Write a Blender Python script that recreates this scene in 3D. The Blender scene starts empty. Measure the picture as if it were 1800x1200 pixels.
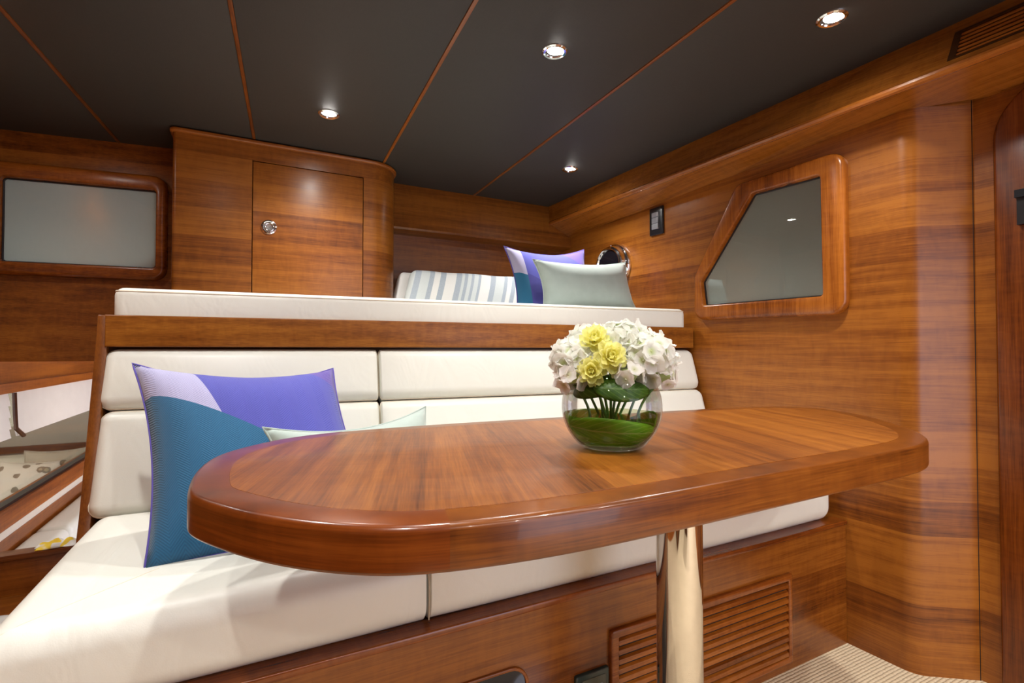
import bpy, bmesh, math, random
from mathutils import Vector, Matrix
random.seed(7)
SC = bpy.context.scene
COL = SC.collection
rad = math.radians

# ---------------------------------------------------------------- camera, world, exposure
cam_d = bpy.data.cameras.new('camera'); cam = bpy.data.objects.new('camera', cam_d); COL.objects.link(cam)
cam.location = (0, 0, 1.05); cam.rotation_euler = (rad(91.0), 0, rad(-27.1))
cam_d.sensor_width = 36.0; cam_d.lens = 17.4; cam_d.clip_start = 0.02
SC.camera = cam
wd = bpy.data.worlds.new('world'); SC.world = wd; wd.use_nodes = True
wd.node_tree.nodes['Background'].inputs[0].default_value = (0.84, 0.84, 1.0, 1)
wd.node_tree.nodes['Background'].inputs[1].default_value = 2.3
SC.view_settings.view_transform = 'Standard'; SC.view_settings.look = 'None'
SC.view_settings.gamma = 1.0; SC.view_settings.exposure = 0.70
SC.view_settings.use_curve_mapping = False
LAMP_W = 23.5      # power of each ceiling downlight

# ---------------------------------------------------------------- helpers
def link_mesh(name, verts, faces, mat=None, parent=None, smooth=True, angle=35):
    me = bpy.data.meshes.new(name); me.from_pydata([tuple(v) for v in verts], [], faces); me.validate()
    bm = bmesh.new(); bm.from_mesh(me); bmesh.ops.recalc_face_normals(bm, faces=bm.faces); bm.to_mesh(me); bm.free()
    if smooth:
        me.shade_smooth(); me.set_sharp_from_angle(angle=rad(angle))
    if mat: me.materials.append(mat)
    o = bpy.data.objects.new(name, me); COL.objects.link(o)
    if parent is not None:
        o.parent = parent
        o.matrix_parent_inverse = Matrix.Identity(4)
        o.matrix_local = parent_world(parent).inverted()
    return o
def parent_world(p):
    m = p.matrix_basis.copy()
    q = p.parent
    while q: m = q.matrix_basis @ m; q = q.parent
    return m
def empty(name, loc): 
    o = bpy.data.objects.new(name, None); COL.objects.link(o); o.location = loc; o.empty_display_size = .05; return o
def tag(o, label, cat, group=None):
    o['label'] = label; o['category'] = cat
    if group: o['group'] = group
    return o
def structure(o, label=None):
    o['kind'] = 'structure'
    if label: o['label'] = label
    return o
class MB:
    def __init__(s): s.v = []; s.f = []
    def add(s, v, f):
        b = len(s.v); s.v += [Vector(p) for p in v]; s.f += [[b+i for i in q] for q in f]; return s
    def box(s, x0, x1, y0, y1, z0, z1, M=None):
        v = [Vector((x, y, z)) for z in (z0, z1) for y in (y0, y1) for x in (x0, x1)]
        if M is not None: v = [M @ p for p in v]
        return s.add(v, [(0,2,3,1),(4,5,7,6),(0,1,5,4),(2,6,7,3),(0,4,6,2),(1,3,7,5)])
    def hexa(s, p8): return s.add(p8, [(0,2,3,1),(4,5,7,6),(0,1,5,4),(2,6,7,3),(0,4,6,2),(1,3,7,5)])
    def build(s, name, mat=None, parent=None, **k): return link_mesh(name, s.v, s.f, mat, parent, **k)
def round_poly(pts, r, seg=6):
    n = len(pts); out = []
    rr = r if isinstance(r, (list, tuple)) else [r]*n
    for i in range(n):
        p = Vector(pts[i]); a = Vector(pts[i-1])-p; b = Vector(pts[(i+1) % n])-p
        if rr[i] <= 0: out += [p.copy()]*1; continue
        a.normalize(); b.normalize(); ang = a.angle(b); d = rr[i]/math.tan(ang/2)
        c = p+(a+b).normalized()*(rr[i]/math.sin(ang/2))
        s = p+a*d-c; e = p+b*d-c; tot = s.angle(e)
        for k in range(seg+1):
            t = k/seg
            out.append(c+(s*math.sin((1-t)*tot)+e*math.sin(t*tot))/math.sin(tot))
    return out
def area2(p): return sum(p[i-1][0]*p[i][1]-p[i][0]*p[i-1][1] for i in range(len(p)))/2
def inset(poly, d):
    n = len(poly); out = []; sg = 1 if area2(poly) > 0 else -1
    for i in range(n):
        p = Vector(poly[i]); a = (p-Vector(poly[i-1])); b = (Vector(poly[(i+1) % n])-p)
        if a.length < 1e-7: a = b
        if b.length < 1e-7: b = a
        a.normalize(); b.normalize()
        na = Vector((-a.y, a.x))*sg; nb = Vector((-b.y, b.x))*sg; m = na+nb
        if m.length < 1e-6: m = na
        m.normalize(); c = max(.35, m.dot(na)); out.append(p+m*(d/c))
    return out
def slab(poly, z0, z1, rt=0, rb=0, seg=4, M=None):
    """closed slab from a 2-D outline with rounded top / bottom edges; M maps (u, v, w) to space"""
    rings = []
    if rb > 0:
        for k in range(seg): t = math.pi/2*k/seg; rings.append((inset(poly, rb*(1-math.sin(t))), z0+rb*(1-math.cos(t))))
        rings.append((poly, z0+rb))
    else: rings.append((poly, z0))
    if rt > 0:
        rings.append((poly, z1-rt))
        for k in range(1, seg+1): t = math.pi/2*k/seg; rings.append((inset(poly, rt*(1-math.cos(t))), z1-rt+rt*math.sin(t)))
    else: rings.append((poly, z1))
    n = len(poly); mb = MB(); v = []
    for rg, z in rings: v += [Vector((p[0], p[1], z)) for p in rg]
    f = []
    for r in range(len(rings)-1):
        for i in range(n): j = (i+1) % n; f.append((r*n+i, r*n+j, (r+1)*n+j, (r+1)*n+i))
    f.append(tuple(range(n))[::-1]); f.append(tuple(range((len(rings)-1)*n, len(rings)*n)))
    if M is not None: v = [M @ p for p in v]
    return mb.add(v, f)
def ring_frame(outer, inner, depth, ro, ri, M, seg=3):
    """picture-frame moulding between two outlines with the same vertex count, front edges rounded"""
    n = len(outer); loops = [(outer, 0.0), (outer, depth-ro)]
    for k in range(1, seg+1): t = math.pi/2*k/seg; loops.append((inset(outer, ro*(1-math.cos(t))), depth-ro+ro*math.sin(t)))
    for k in range(seg, 0, -1): t = math.pi/2*k/seg; loops.append((inset(inner, -ri*(1-math.cos(t))), depth-ri+ri*math.sin(t)))
    loops += [(inner, depth-ri), (inner, 0.0)]
    v = []; f = []
    for lp, w in loops: v += [M @ Vector((p[0], p[1], w)) for p in lp]
    L = len(loops)
    for r in range(L):
        q = (r+1) % L
        for i in range(n): j = (i+1) % n; f.append((r*n+i, r*n+j, q*n+j, q*n+i))
    return MB().add(v, f)
def rbox(w, d, h, r, m=6, seg=4, crown=0.0, crown_y=0.0):
    def axis(H, k):
        a = [H-r+r*math.tan(math.pi/4*i/seg) for i in range(seg+1)]
        mid = [-(H-r)+2*(H-r)*i/k for i in range(1, k)]
        return [-q for q in reversed(a)]+mid+a
    hs = (w/2, d/2, h/2); ax = [axis(hs[0], m*2), axis(hs[1], m), axis(hs[2], max(2, m//2))]
    v = []; f = []; key = {}
    def vid(q):
        k = tuple(round(c, 6) for c in q)
        if k not in key:
            inn = [max(-(hs[i]-r), min(hs[i]-r, q[i])) for i in range(3)]
            dd = Vector([q[i]-inn[i] for i in range(3)])
            p = Vector(inn)+dd.normalized()*r
            gx, gy, gz = 1-(p.x/hs[0])**2, 1-(p.y/hs[1])**2, 1-(p.z/hs[2])**2
            p = Vector((p.x, p.y+crown_y*max(0, gx)**.5*max(0, gz)*p.y/hs[1], p.z+crown*max(0, gx)**.5*max(0, gy)**.7*p.z/hs[2]))
            key[k] = len(v); v.append(p)
        return key[k]
    for a in range(3):
        b, c = (a+1) % 3, (a+2) % 3
        for sgn in (-1, 1):
            for i in range(len(ax[b])-1):
                for j in range(len(ax[c])-1):
                    q = []
                    for (ii, jj) in ((i, j), (i+1, j), (i+1, j+1), (i, j+1)):
                        p = [0, 0, 0]; p[a] = sgn*hs[a]; p[b] = ax[b][ii]; p[c] = ax[c][jj]; q.append(vid(p))
                    f.append(q if sgn > 0 else q[::-1])
    return v, f
def tube(pts, r, n=8, closed=False, taper=None):
    pts = [Vector(p) for p in pts]; L = len(pts); v = []; f = []; up = None
    for i, p in enumerate(pts):
        a = pts[i-1] if (i or closed) else p; b = pts[(i+1) % L] if (i < L-1 or closed) else p
        t = (b-a).normalized()
        if up is None: up = t.orthogonal().normalized()
        up = (up-t*up.dot(t)); up = up.normalized() if up.length > 1e-6 else t.orthogonal().normalized()
        s = t.cross(up); R_ = r*(taper(i/(L-1)) if taper else 1)
        for k in range(n): an = 2*math.pi*k/n; v.append(p+(up*math.cos(an)+s*math.sin(an))*R_)
    for i in range(L if closed else L-1):
        for k in range(n): a, b = i*n+k, i*n+(k+1) % n; c, d = ((i+1) % L)*n+(k+1) % n, ((i+1) % L)*n+k; f.append((a, b, c, d))
    if not closed: f.append(tuple(range(n))[::-1]); f.append(tuple(range((L-1)*n, L*n)))
    return v, f
def lathe(prof, n=32, M=None, cap=False):
    v = []; f = []
    for r, z in prof:
        for k in range(n): a = 2*math.pi*k/n; v.append(Vector((r*math.cos(a), r*math.sin(a), z)))
    for i in range(len(prof)-1):
        for k in range(n): j = (k+1) % n; f.append((i*n+k, i*n+j, (i+1)*n+j, (i+1)*n+k))
    if cap: f.append(tuple(range(n))[::-1]); f.append(tuple(range((len(prof)-1)*n, len(prof)*n)))
    if M is not None: v = [M @ p for p in v]
    return v, f
def frame(o, x, y, z): 
    m = Matrix((( x[0], y[0], z[0], o[0]), (x[1], y[1], z[1], o[1]), (x[2], y[2], z[2], o[2]), (0, 0, 0, 1))); return m

# ---------------------------------------------------------------- materials
def new_mat(name):
    m = bpy.data.materials.new(name); m.use_nodes = True
    nt = m.node_tree; b = nt.nodes['Principled BSDF']; return m, nt, b
def N(nt, t, **k):
    n = nt.nodes.new(t)
    for a, b in k.items(): setattr(n, a, b)
    return n
def math_node(nt, op, a, b=None, c=None, clamp=False):
    n = N(nt, 'ShaderNodeMath', operation=op); n.use_clamp = clamp
    for i, x in enumerate((a, b, c)):
        if x is None: continue
        if isinstance(x, (int, float)): n.inputs[i].default_value = x
        else: nt.links.new(x, n.inputs[i])
    return n.outputs[0]
def mixc(nt, fac, a, b, blend='MIX'):
    n = N(nt, 'ShaderNodeMix', data_type='RGBA', blend_type=blend)
    for i, x in ((0, fac), (6, a), (7, b)):
        if isinstance(x, (int, float)): n.inputs[i].default_value = x
        elif isinstance(x, tuple): n.inputs[i].default_value = (*x[:3], 1)
        else: nt.links.new(x, n.inputs[i])
    return n.outputs[2]
def ramp(nt, fac, stops):
    n = N(nt, 'ShaderNodeValToRGB'); e = n.color_ramp.elements
    while len(e) < len(stops): e.new(.5)
    for i, (p, c) in enumerate(stops): e[i].position = p; e[i].color = (*c, 1)
    nt.links.new(fac, n.inputs[0]); return n.outputs[0]
def noise(nt, vec, scale, detail=3, rough=.5, dist=0):
    n = N(nt, 'ShaderNodeTexNoise'); n.inputs['Scale'].default_value = scale; n.inputs['Detail'].default_value = detail
    n.inputs['Roughness'].default_value = rough; n.inputs['Distortion'].default_value = dist
    nt.links.new(vec, n.inputs['Vector']); return n.outputs[0]
def mapping(nt, vec, scale, rot=(0, 0, 0)):
    n = N(nt, 'ShaderNodeMapping'); n.inputs['Scale'].default_value = scale; n.inputs['Rotation'].default_value = rot
    nt.links.new(vec, n.inputs['Vector']); return n.outputs[0]
def bump(nt, h, strength, dist, b):
    n = N(nt, 'ShaderNodeBump'); n.inputs['Strength'].default_value = strength; n.inputs['Distance'].default_value = dist
    nt.links.new(h, n.inputs['Height']); nt.links.new(n.outputs[0], b.inputs['Normal'])
WOODS = {}
def wood(grain='X', band='Z', bw=.095, tone=1.0, red=0.0, rough=.36, coat=.25, rotz=0.0, var=.35, coat_rough=.26):
    key = (grain, band, bw, tone, red, rough, coat, rotz, var, coat_rough)
    if key in WOODS: return WOODS[key]
    m, nt, b = new_mat('varnished_wood')
    tc = N(nt, 'ShaderNodeTexCoord').outputs['Object']
    if rotz: tc = mapping(nt, tc, (1, 1, 1), (0, 0, rotz))
    sx = {'H': (1, 1, 26), 'X': (1, 22, 22), 'Y': (22, 1, 22), 'Z': (22, 22, 1)}[grain]
    g1 = noise(nt, mapping(nt, tc, sx), 1.6, 4, .6, .4)
    sf = {'H': (5, 5, 190), 'X': (5, 170, 170), 'Y': (170, 5, 170), 'Z': (170, 170, 5)}[grain]
    g2 = noise(nt, mapping(nt, tc, sf), 2.0, 2, .6)
    sm = {'H': (22, 22, 9), 'X': (28, 9, 9), 'Y': (9, 28, 9), 'Z': (9, 9, 28)}[grain]
    g3 = noise(nt, mapping(nt, tc, sm), 1.5, 2, .5, .8)
    sep = N(nt, 'ShaderNodeSeparateXYZ'); nt.links.new(tc, sep.inputs[0])
    q = math_node(nt, 'FLOOR', math_node(nt, 'DIVIDE', sep.outputs['XYZ'.index(band)], bw))
    wn = N(nt, 'ShaderNodeTexWhiteNoise', noise_dimensions='1D'); nt.links.new(q, wn.inputs['W'])
    fac = math_node(nt, 'MULTIPLY_ADD', math_node(nt, 'SUBTRACT', g1, .5), .62, .31)
    fac = math_node(nt, 'MULTIPLY_ADD', g2, .38, fac)
    fac = math_node(nt, 'MULTIPLY_ADD', g3, .18, fac)
    fac = math_node(nt, 'MULTIPLY_ADD', wn.outputs[0], var*.6, fac)
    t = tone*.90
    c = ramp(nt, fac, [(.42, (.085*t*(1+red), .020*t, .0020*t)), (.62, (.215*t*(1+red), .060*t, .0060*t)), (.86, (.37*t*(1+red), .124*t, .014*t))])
    nt.links.new(c, b.inputs['Base Color'])
    b.inputs['Roughness'].default_value = rough; b.inputs['Specular IOR Level'].default_value = .35
    b.inputs['Coat Weight'].default_value = coat; b.inputs['Coat Roughness'].default_value = coat_rough
    bump(nt, g2, .06, .001, b)
    WOODS[key] = m; return m
def leather(name='cream_leather', col=(.80, .80, .72), stitch=False):
    m, nt, b = new_mat(name); tc = N(nt, 'ShaderNodeTexCoord').outputs['Object']
    n1 = noise(nt, tc, 3.0, 2); c = mixc(nt, n1, tuple(x*.93 for x in col), col)
    nt.links.new(c, b.inputs['Base Color']); b.inputs['Roughness'].default_value = .42
    fine = noise(nt, tc, 420, 2); w = noise(nt, mapping(nt, tc, (9, 3, 6), (0, 0, .5)), 1.0, 2, .5, 1.5)
    h = math_node(nt, 'MULTIPLY_ADD', w, 22.0, fine)
    bump(nt, h, .12, .0012, b); return m
def plain(name, col, rough=.5, metal=0.0, coat=0.0, spec=None):
    m, nt, b = new_mat(name); b.inputs['Base Color'].default_value = (*col, 1); b.inputs['Roughness'].default_value = rough
    b.inputs['Metallic'].default_value = metal; b.inputs['Coat Weight'].default_value = coat
    tc = N(nt, 'ShaderNodeTexCoord').outputs['Object']
    n1 = noise(nt, tc, 60, 2); nt.links.new(mixc(nt, n1, tuple(c*.94 for c in col), tuple(min(1, c*1.04) for c in col)), b.inputs['Base Color'])
    return m
def fabric(name, col, scale=700, strength=.25, var=.12, rough=.85, sheen=.2):
    m, nt, b = new_mat(name); tc = N(nt, 'ShaderNodeTexCoord').outputs['Object']
    n1 = noise(nt, tc, 14, 3); n2 = noise(nt, tc, scale, 1)
    c = mixc(nt, n1, tuple(x*(1-var) for x in col), tuple(min(1, x*(1+var)) for x in col))
    nt.links.new(c, b.inputs['Base Color']); b.inputs['Roughness'].default_value = rough; b.inputs['Sheen Weight'].default_value = sheen
    bump(nt, n2, strength, .0008, b); return m
def emit(name, col, s):
    m, nt, b = new_mat(name); b.inputs['Base Color'].default_value = (*col, 1)
    b.inputs['Emission Color'].default_value = (*col, 1); b.inputs['Emission Strength'].default_value = s; return m
def thin_glass(name, tint=(1, 1, 1), ior=1.45, rough=0.0, gain=1.0):
    m = bpy.data.materials.new(name); m.use_nodes = True; nt = m.node_tree; nt.nodes.clear()
    out = N(nt, 'ShaderNodeOutputMaterial'); mx = N(nt, 'ShaderNodeMixShader'); tr = N(nt, 'ShaderNodeBsdfTransparent'); gl = N(nt, 'ShaderNodeBsdfGlossy')
    tr.inputs[0].default_value = (*tint, 1); gl.inputs['Roughness'].default_value = rough
    fr = N(nt, 'ShaderNodeFresnel'); fr.inputs[0].default_value = ior
    nt.links.new(math_node(nt, 'MULTIPLY', fr.outputs[0], gain, clamp=True), mx.inputs[0])
    nt.links.new(tr.outputs[0], mx.inputs[1]); nt.links.new(gl.outputs[0], mx.inputs[2]); nt.links.new(mx.outputs[0], out.inputs[0]); return m

M_leather = leather(); M_piping = plain('cream_piping', (.74, .66, .52), .5)
M_chrome = plain('polished_chrome', (.82, .82, .83), .06, 1.0)
M_pole = plain('polished_steel', (.66, .62, .57), .035, 1.0)
M_black = plain('black_plastic', (.012, .012, .014), .3)
M_gap = plain('dark_gap', (.006, .004, .003), .8)
M_grey_rocker = plain('grey_rocker', (.26, .27, .29), .35)
M_pane = thin_glass('window_pane', (.92, .95, .95), 1.5, 0.0, 1.0)
M_white = plain('white_plastic', (.82, .82, .8), .4)
# woven shade behind the windows
def shade_mat():
    m, nt, b = new_mat('grey_woven_shade'); tc = N(nt, 'ShaderNodeTexCoord').outputs['Object']
    w1 = noise(nt, mapping(nt, tc, (30, 30, 900)), 1, 1); w2 = noise(nt, mapping(nt, tc, (900, 900, 30)), 1, 1)
    f = math_node(nt, 'MULTIPLY', math_node(nt, 'ADD', w1, w2), .5)
    nt.links.new(mixc(nt, f, (.66, .68, .62), (.84, .86, .80)), b.inputs['Base Color']); b.inputs['Roughness'].default_value = .8
    return m
M_shade = shade_mat()
def ceil_mat():
    m, nt, b = new_mat('charcoal_headliner'); tc = N(nt, 'ShaderNodeTexCoord').outputs['Object']
    w1 = noise(nt, mapping(nt, tc, (40, 700, 40)), 1, 1); w2 = noise(nt, mapping(nt, tc, (700, 40, 40)), 1, 1); n = noise(nt, tc, 2.5, 2)
    f = math_node(nt, 'MULTIPLY', math_node(nt, 'ADD', w1, w2), .5)
    c = mixc(nt, f, (.024, .021, .018), (.044, .038, .032)); nt.links.new(c, b.inputs['Base Color'])
    b.inputs['Roughness'].default_value = .62; bump(nt, f, .15, .0006, b); return m
M_ceil = ceil_mat()
def sisal_mat():
    m, nt, b = new_mat('woven_sisal'); tc = N(nt, 'ShaderNodeTexCoord').outputs['Object']; nz = N(nt, 'ShaderNodeTexNoise'); nz.inputs['Scale'].default_value = 60; nt.links.new(tc, nz.inputs['Vector']); vm = N(nt, 'ShaderNodeVectorMath', operation='MULTIPLY_ADD'); vm.inputs[1].default_value = (.006, .006, 0); nt.links.new(nz.outputs['Color'], vm.inputs[0]); nt.links.new(tc, vm.inputs[2]); tc = vm.outputs[0]
    sep = N(nt, 'ShaderNodeSeparateXYZ'); nt.links.new(tc, sep.inputs[0])
    row = math_node(nt, 'FLOOR', math_node(nt, 'DIVIDE', sep.outputs[1], .011))
    wn = N(nt, 'ShaderNodeTexWhiteNoise', noise_dimensions='1D'); nt.links.new(row, wn.inputs['W'])
    sy = math_node(nt, 'ABSOLUTE', math_node(nt, 'SINE', math_node(nt, 'MULTIPLY', sep.outputs[1], math.pi/.011)))
    sxx = math_node(nt, 'ABSOLUTE', math_node(nt, 'SINE', math_node(nt, 'ADD', math_node(nt, 'MULTIPLY', sep.outputs[0], math.pi/.016), math_node(nt, 'MULTIPLY', wn.outputs[0], 6))))
    h = math_node(nt, 'MULTIPLY', math_node(nt, 'POWER', sy, .5), math_node(nt, 'MULTIPLY_ADD', sxx, .3, .7))
    n1 = noise(nt, mapping(nt, tc, (50, 160, 1)), 1.0, 2)
    c = mixc(nt, h, (.32, .21, .10), (.78, .63, .40)); c = mixc(nt, n1, c, mixc(nt, .5, c, (.85, .75, .58)))
    nt.links.new(c, b.inputs['Base Color']); b.inputs['Roughness'].default_value = .9
    bump(nt, h, .8, .003, b); return m
M_sisal = sisal_mat()

# ================================================================= STRUCTURE
def zc(y): return 2.045-.027*y                 # the ceiling rises a little towards the rear
def wx(y): return 1.888-.055*(y-1.05)          # inner face of the right wall
# floor
structure(MB().box(-1.35, 2.2, -1.75, 2.9, -.06, 0).build('floor', M_sisal))
# ceiling: backing board, five padded panels and four battens
ceil_b = MB(); ceil_b.hexa([(x, y, zc(y)+dz) for dz in (.012, .05) for y in (-1.75, 2.9) for x in (-1.45, 2.2)])
ceiling = structure(ceil_b.build('ceiling', M_gap))
strips = [((-.561, 2.722), (-.643, 1.845)), ((-.025, 2.448), (-.078, 1.536)), ((.544, 2.453), (.524, 1.241)), ((1.135, 2.701), (1.165, .926))]
def strip_x(i, y):
    if i < 0: return -1.45
    if i > 3: return 2.2
    (x0, y0), (x1, y1) = strips[i]; return x0+(x1-x0)*(y-y0)/(y1-y0)
for i in range(-1, 4):
    ya, yb = -1.75, 2.9; g = .006
    poly = [(strip_x(i, ya)+g, ya), (strip_x(i+1, ya)-g, ya), (strip_x(i+1, yb)-g, yb), (strip_x(i, yb)+g, yb)]
    s = slab(poly, 0, .012, 0, .003, 2)
    for v in s.v: v.z += zc(v.y)
    s.build('ceiling_panel', M_ceil, ceiling)
for i in range(4):
    ya, yb = -1.75, 2.9; g = .0062
    s = slab([(strip_x(i, ya)-g, ya), (strip_x(i, ya)+g, ya), (strip_x(i, yb)+g, yb), (strip_x(i, yb)-g, yb)], -.003, .012, 0, .002, 2)
    for v in s.v: v.z += zc(v.y)
    s.build('batten', wood('Y', 'X', .2, .75, .1), ceiling)
# right wall: veneered side, rounded pillar, angled return and the passage side
rw = [(wx(2.83), 2.83), (wx(.845), .845), (2.052, .738), (2.056, .72), (2.056, -1.75)]
c1 = round_poly([(wx(2.0), 2.0), (wx(.845), .845), (2.052, .738)], [0, .075, 0], 10)[1:-1]
rw_poly = [(wx(2.83), 2.83)]+[tuple(p) for p in c1]+[(2.052, .738), (2.056, .7355), (2.056, -1.75), (2.2, -1.75), (2.2, 2.83)]
M_wallR = wood('H', 'Z', .112, 1.05, 0, .34, .25, 0.0, .45)
structure(slab([Vector(p) for p in rw_poly], 0, 2.06).build('wall_right', M_wallR, smooth=True))
structure(MB().box(2.0505, 2.0565, .7375, .7445, 0, 1.86).build('trim_1', M_gap), 'dark joint where the pillar meets the passage wall')
# back wall behind the berth
structure(MB().box(.5, 1.9, 2.77, 2.85, -.3, 2.0).build('wall_back', wood('X', 'Z', .10, .85)))
# left wall above the opening to the lower cabin
ldir = Vector((.9916, -.1293, 0)); lpt = Vector((-.368, 2.714, 0)); lnor = Vector((-.1293, -.9916, 0))
ML = frame(lpt, ldir, Vector((0, 0, 1)), lnor)        # (along, up, towards the room)
s = MB().box(-1.1, .10, 1.002, 1.99, -.05, 0, ML)
structure(s.build('wall_left', wood('X', 'Z', .105, 1.0, .0)))
# rear of the room; inferred daylight opening, widened to brighten the seat front
structure(MB().box(-1.45, .75, -1.80, -1.75, 0, 2.12).box(2.05, 2.2, -1.80, -1.75, 0, 2.12).box(.75, 2.05, -1.80, -1.75, 1.85, 2.12).build('wall_rear', wood('Z', 'X', .2, .9)))
# hull side of the passage and lower cabin
hx = -1.0
structure(MB().box(hx-.06, hx, -1.8, 5.2, .902, 2.1).box(hx-.06, hx, -1.8, 2.2, -.6, .902).box(hx-.06, hx, 2.2, 5.2, .235, .352).box(hx-.06, hx, 2.2, 5.2, -.6, .235)
          .box(hx-.06, hx, 4.9, 5.2, .352, .902).build('wall_hull_side', wood('Y', 'Z', .3, 1.25, .1, .3, .2)))
structure(MB().box(-1.1, 2.0, 5.1, 5.2, -.6, 1.05).build('wall_lower_cabin_end', wood('X', 'Z', .2, .9)))
structure(MB().box(-2.2, 2.0, 2.75, 5.2, -.6, -.55).build('floor_lower_cabin', M_sisal))
structure(MB().box(-2.3, .6, 2.86, 5.2, 1.005, 1.03).build('ceiling_lower_cabin', plain('pale_lining', (.7, .66, .58), .5)))

# ceiling cove along the right wall: fascia (with vent opening), bead, soffit
def cove_pts(y):
    T = Vector((1.844+(1.65-1.844)*(y-.724)/(2.74-.724), y, zc(y)))
    if y < .3: T.x = 1.885
    Lp = Vector((wx(y)-.15, y, 1.855)); S = Vector((wx(y)+.02, y, 1.884-.041*max(y, .0)-.002))
    if y < .84: S.x = 2.06
    return T, Lp, S
ys = [-1.75, .20, .692, .84, .86, 1.6, 2.2, 2.80]
v = []; f = []
def add_quad(a, b, c, d): 
    k = len(v); v.extend([a, b, c, d]); f.append((k, k+1, k+2, k+3))
g0, g1 = .235, .80
for a, b in zip(ys[:-1], ys[1:]):
    Ta, La, Sa = cove_pts(a); Tb, Lb, Sb = cove_pts(b)
    if (a, b) == (.20, .692):
        add_quad(Ta, Tb, Tb.lerp(Lb, g0), Ta.lerp(La, g0)); add_quad(Ta.lerp(La, g1), Tb.lerp(Lb, g1), Lb, La)
    else: add_quad(Ta, Tb, Lb, La)
    add_quad(La, Lb, Sb, Sa)
cove = structure(link_mesh('trim_2', v, f, wood('Y', 'Z', .3, .95, 0, .27, .25), smooth=False), 'wooden cove running below the ceiling along the right wall')
bead = [cove_pts(y)[1]+Vector((.008, 0, .004)) for y in (-1.75, .2, .7, 1.2, 1.7, 2.2, 2.80)]
v, f = tube(bead, .0135, 10); link_mesh('bead', v, f, wood('Y', 'Z', .3, 1.0, .05, .22, .4), cove)
# vent grille set into that cove
vent = tag(empty('ceiling_vent', (1.80, .45, 1.9)), 'dark slatted wooden air vent set into the cove near the ceiling', 'vent')
Ta, La, _ = cove_pts(.20); Tb, Lb, _ = cove_pts(.692)
nrm = ((Tb-Ta).cross(La-Ta)).normalized(); 
if nrm.x > 0: nrm = -nrm
def vp(t, y01, w): 
    T = Ta.lerp(Tb, y01); L_ = La.lerp(Lb, y01); return T.lerp(L_, t)+nrm*w
def vbox(t0, t1, y0, y1, w0, w1, tilt=0): 
    return MB().hexa([vp(t+(tilt if w == w1 else 0), y, w) for w in (w0, w1) for t in (t0, t1) for y in (y0, y1)])
vbox(g0, g1, 0, 1, -.05, -.045).build('backing', M_gap, vent)
fr = MB()
for a in ((g0-.01, g0+.03, 0, 1), (g1-.03, g1+.01, 0, 1), (g0, g1, 0, .02), (g0, g1, .965, 1.0)):
    q = vbox(*a, -.05, .0015); fr.add(q.v, q.f)
fr.build('frame', wood('Y', 'Z', .3, .18), vent)
ns = 6
for i in range(ns):
    t = g0+.035+(g1-g0-.07)*(i+.5)/ns
    vbox(t-.019, t+.019, .02, .965, -.0045, -.001, .0).build('slat', wood('Y', 'Z', .3, 1.2, .1), vent)
# cove across the back wall
bk = [(2.715, 1.975), (2.672, 1.735), (2.668, 1.722), (2.674, 1.712), (2.69, 1.708), (2.78, 1.70)]
v = [Vector((x, y, z)) for x in (.55, 1.80) for y, z in bk+[(2.78, 1.975)]]
n = len(bk)+1; f = [(i, (i+1) % n, n+(i+1) % n, n+i) for i in range(n)]+[tuple(range(n))[::-1], tuple(range(n, 2*n))]
structure(link_mesh('trim_3', v, f, wood('X', 'Z', .12, .85), smooth=True, angle=40), 'wooden cove across the back wall above the berth')

# trapezoid window in the right wall
w_dir = Vector((-.055, 1, 0)).normalized(); w_nor = Vector((-1, -.055, 0)).normalized()
MR = frame(Vector((wx(1.05), 1.05, 0)), w_dir, Vector((0, 0, 1)), w_nor)
def rp(y, z): return Vector(((y-1.05)/w_dir.y, z))
out2 = [rp(1.462, 1.768), rp(1.028, 1.772), rp(1.026, 1.178), rp(1.688, 1.190), rp(1.682, 1.400)]
in2 = [rp(1.386, 1.708), rp(1.110, 1.703), rp(1.105, 1.250), rp(1.632, 1.256), rp(1.646, 1.366)]
O2 = round_poly(out2, [.06, .055, .055, .06, .06], 6); I2 = round_poly(in2, [.02, .015, .012, .012, .012], 6)
win2 = structure(empty('window_2', MR @ Vector((.3, 1.178, 0))))
ring_frame(O2, I2, .034, .016, .008, MR).build('window_frame', wood('Z', 'Y', .3, 1.15, .08, .25, .3), win2)
gk = round_poly(in2, [.02, .015, .012, .012, .012], 6)
ring_frame(inset(gk, -.002), inset(gk, .006), .007, .002, .002, MR).build('gasket', M_black, win2)
slab(inset(gk, .001), .0012, .0025, M=MR).build('shade', M_shade, win2)
slab(inset(gk, .004), .0040, .0055, M=MR).build('pane', M_pane, win2)
# window in the left wall
out1 = [Vector((-.65, 1.832)), Vector((-.004, 1.832)), Vector((-.004, 1.362)), Vector((-.65, 1.362))]
in1 = [Vector((-.588, 1.768)), Vector((-.043, 1.768)), Vector((-.043, 1.416)), Vector((-.588, 1.416))]
win1 = structure(empty('window_1', ML @ Vector((-.32, 1.362, 0))))
O1 = round_poly(out1, .055, 6); I1 = round_poly(in1, .016, 6)
ring_frame(O1, I1, .036, .016, .008, ML).build('window_frame', wood('X', 'Z', .3, 1.0, .12, .25, .3), win1)
ring_frame(inset(I1, -.002), inset(I1, .006), .007, .002, .002, ML).build('gasket', M_black, win1)
slab(inset(I1, .001), .0012, .0025, M=ML).build('shade', M_shade, win1)
slab(inset(I1, .004), .0040, .0055, M=ML).build('pane', M_pane, win1)

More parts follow.
